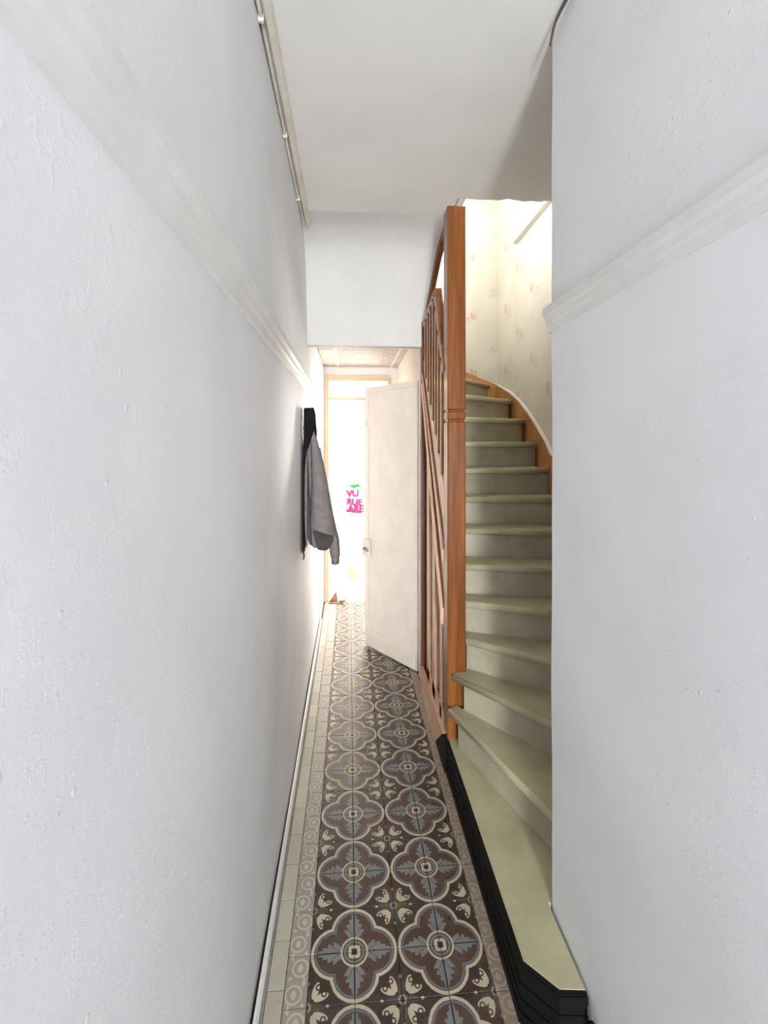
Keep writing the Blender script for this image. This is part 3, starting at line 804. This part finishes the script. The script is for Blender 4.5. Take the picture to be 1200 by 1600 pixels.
# second pleat beside it
Lf = [(477, 685), (474.5, 715), (474.5, 760), (476, 800), (477, 835), (479, 853)]
Rt = [(482, 675), (480, 715), (480.5, 760), (479.5, 800), (479.5, 835), (480.5, 858)]
cols = [[at_y(l[0] + (r[0] - l[0]) * u, l[1] + (r[1] - l[1]) * u, YJ - 0.004 - 0.012 * math.sin(math.pi * u)) for l, r in zip(Lf, Rt)] for u in (0, 0.33, 0.66, 1)]
sheet('pleat', cols, 'grey', 0.008)
# hollow under the fold, its shade put in as a darker grey sheet
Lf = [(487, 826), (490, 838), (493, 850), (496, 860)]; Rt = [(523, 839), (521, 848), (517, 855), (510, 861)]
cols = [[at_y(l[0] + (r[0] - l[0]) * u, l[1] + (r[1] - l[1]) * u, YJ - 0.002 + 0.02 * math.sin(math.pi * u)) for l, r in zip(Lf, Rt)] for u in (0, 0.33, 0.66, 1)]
sheet('fold_shade', cols, 'hollow_shade', 0.006)
# sleeve hanging at the corridor side
sl = [(700, 494, 501, 2.80), (735, 500, 508, 2.79), (770, 506, 515, 2.785), (800, 510, 520.5, 2.78), (826, 512.5, 526, 2.775), (842, 514, 530, 2.77), (858, 514.5, 531, 2.77), (868, 516, 531, 2.77), (872, 517.5, 530, 2.77), (880, 518, 530, 2.77)]
rr_ = []
for py, xl, xr, Y in sl:
    a = at_y(xl, py, Y); b = at_y(xr, py, Y)
    rr_.append(ring((a.x + b.x) / 2, Y, (b.x - a.x) / 2, 0.045, a.z, 20, 0.05, py * 0.05, 4))
slv = child_at(loft('sleeve', rr_[:-2], 'grey', None, True, 0), gj)
cf = loft('cuff', rr_[-3:], 'grey', None, True, 0); cf.parent = slv
child_at(tube('zip_edge', smooth_path([at_y(497, 700, 2.735), at_y(508, 745, 2.735), at_y(517, 790, 2.73), at_y(525, 835, 2.73), at_y(529, 862, 2.74)]), 0.0045, 'zip'), gj)

# shopping bag on the far wall of the room
YBG = 6.40
bgd = tag(empty('printed_bag', (0.06, YBG, 0.7)), 'pink lettered carrier bag hanging on the bright room wall', 'bag')
def plain_col(name, rgb): return plain(name, rgb, 0.6, 0.2)
M['bagpale'] = plain_col('pale_pink_plastic', (238, 186, 176)); M['bagpink'] = plain_col('pink_print', (196, 16, 84)); M['baggreen'] = plain_col('green_print', (10, 112, 60)); M['bagred'] = plain_col('red_print', (176, 22, 30))
body = [at_y(541.5, 763, YBG), at_y(556, 763, YBG), at_y(565, 801, YBG), at_y(541, 800, YBG)]
def bagshape():
    bm = bmesh.new(); n = 8; Fv = []
    for i in range(n + 1):
        row = []
        for k in range(n + 1):
            u, v = i / n, k / n
            p = body[0].lerp(body[1], u).lerp(body[3].lerp(body[2], u), v)
            p = Vector((p.x, YBG - 0.004 - 0.030 * math.sin(math.pi * u) * math.sin(math.pi * min(1, v * 0.7 + 0.15)), p.z)); row.append(p)
        Fv.append(row)
    Fr = [[bm.verts.new(p) for p in r] for r in Fv]; Bk = [[bm.verts.new((p.x, YBG + 0.03, p.z)) for p in r] for r in Fv]
    for i in range(n):
        for k in range(n):
            bm.faces.new((Fr[i][k], Fr[i + 1][k], Fr[i + 1][k + 1], Fr[i][k + 1])); bm.faces.new((Bk[i][k], Bk[i][k + 1], Bk[i + 1][k + 1], Bk[i + 1][k]))
    for i in range(n):
        for k in (0, n): bm.faces.new((Fr[i][k], Fr[i + 1][k], Bk[i + 1][k], Bk[i][k])); bm.faces.new((Fr[k][i], Fr[k][i + 1], Bk[k][i + 1], Bk[k][i]))
    return from_bm('bag_body', bm, 'bagpale', None, True)
child_at(bagshape(), bgd)
def text(s_, px, py, size, mat, rot=0.0):
    cu = bpy.data.curves.new('lettering', 'FONT'); cu.body = s_; cu.size = size; cu.extrude = 0.001; cu.offset = 0.006
    o = bpy.data.objects.new('lettering_tmp', cu); col.objects.link(o)
    bpy.context.view_layer.update()
    me = bpy.data.meshes.new_from_object(o.evaluated_get(bpy.context.evaluated_depsgraph_get()))
    bpy.data.objects.remove(o)
    me.name = 'lettering'; me.materials.clear()
    p = at_y(px, py, YBG - 0.040)
    q = link('lettering', me, mat); q.rotation_euler = (H, rot, 0); q.location = p
    return child_at(q, bgd)
text('VU', 542, 776.5, 0.125, 'bagpink', -0.06); text('RUE', 541.5, 788, 0.115, 'bagpink', 0.08); text('ARE', 543, 799.5, 0.125, 'bagpink', 0.03)
def leafy(nm, px, mat, Y, th=0.012):
    pts = [at_y(x, y, Y) for x, y in px]
    return child_at(prism(nm, [(p.x, p.z) for p in pts], 'y', Y - th / 2, Y + th / 2, mat), bgd)
leafy('green_print', [(546, 758), (551, 757), (556, 757.5), (562, 755), (561, 758), (564, 760), (558, 761), (552.5, 763), (549, 761)], 'baggreen', YBG - 0.02)
leafy('red_base_print', [(541, 800), (541, 796), (545, 797.5), (548, 798.5), (556, 799.5), (565, 800.5), (565, 802)], 'bagred', YBG - 0.03)
leafy('top_handle', [(541, 757), (546, 756.5), (547, 759), (541, 759)], 'brown', YBG)
# small things on the floor by the doorway
g0 = at_y(513, 940, YE - 0.03)
cb = tag(empty('cardboard_scrap', (-0.15, 4.83, 0)), 'folded brown cardboard scrap on the floor at the end doorway jamb', 'cardboard')
child_at(prism('upright_flap', [(-0.213, 0.0), (-0.118, 0.0), (-0.135, 0.115), (-0.165, 0.075)], 'y', 4.842, 4.850, 'brown'), cb)
child_at(prism('flat_flap', [(-0.214, 4.80), (-0.09, 4.78), (-0.075, 4.82), (-0.205, 4.85)], 'z', 0.0, 0.008, 'brown'), cb)
child_at(prism('curled_flap', [(-0.11, 0.006), (-0.045, 0.014), (-0.03, 0.065), (-0.05, 0.03), (-0.10, 0.03)], 'y', 4.80, 4.83, 'brown'), cb)
tag(prism('door_wedge', [(0.0, 0.0), (0.115, 0.0), (0.12, 0.02), (0.07, 0.05), (0.035, 0.11), (0.012, 0.17), (-0.008, 0.17), (-0.010, 0.03)], 'y', 5.70, 5.74, 'wedge', None, 0.004), 'pale wedge shaped block standing on the bright room floor', 'wedge')
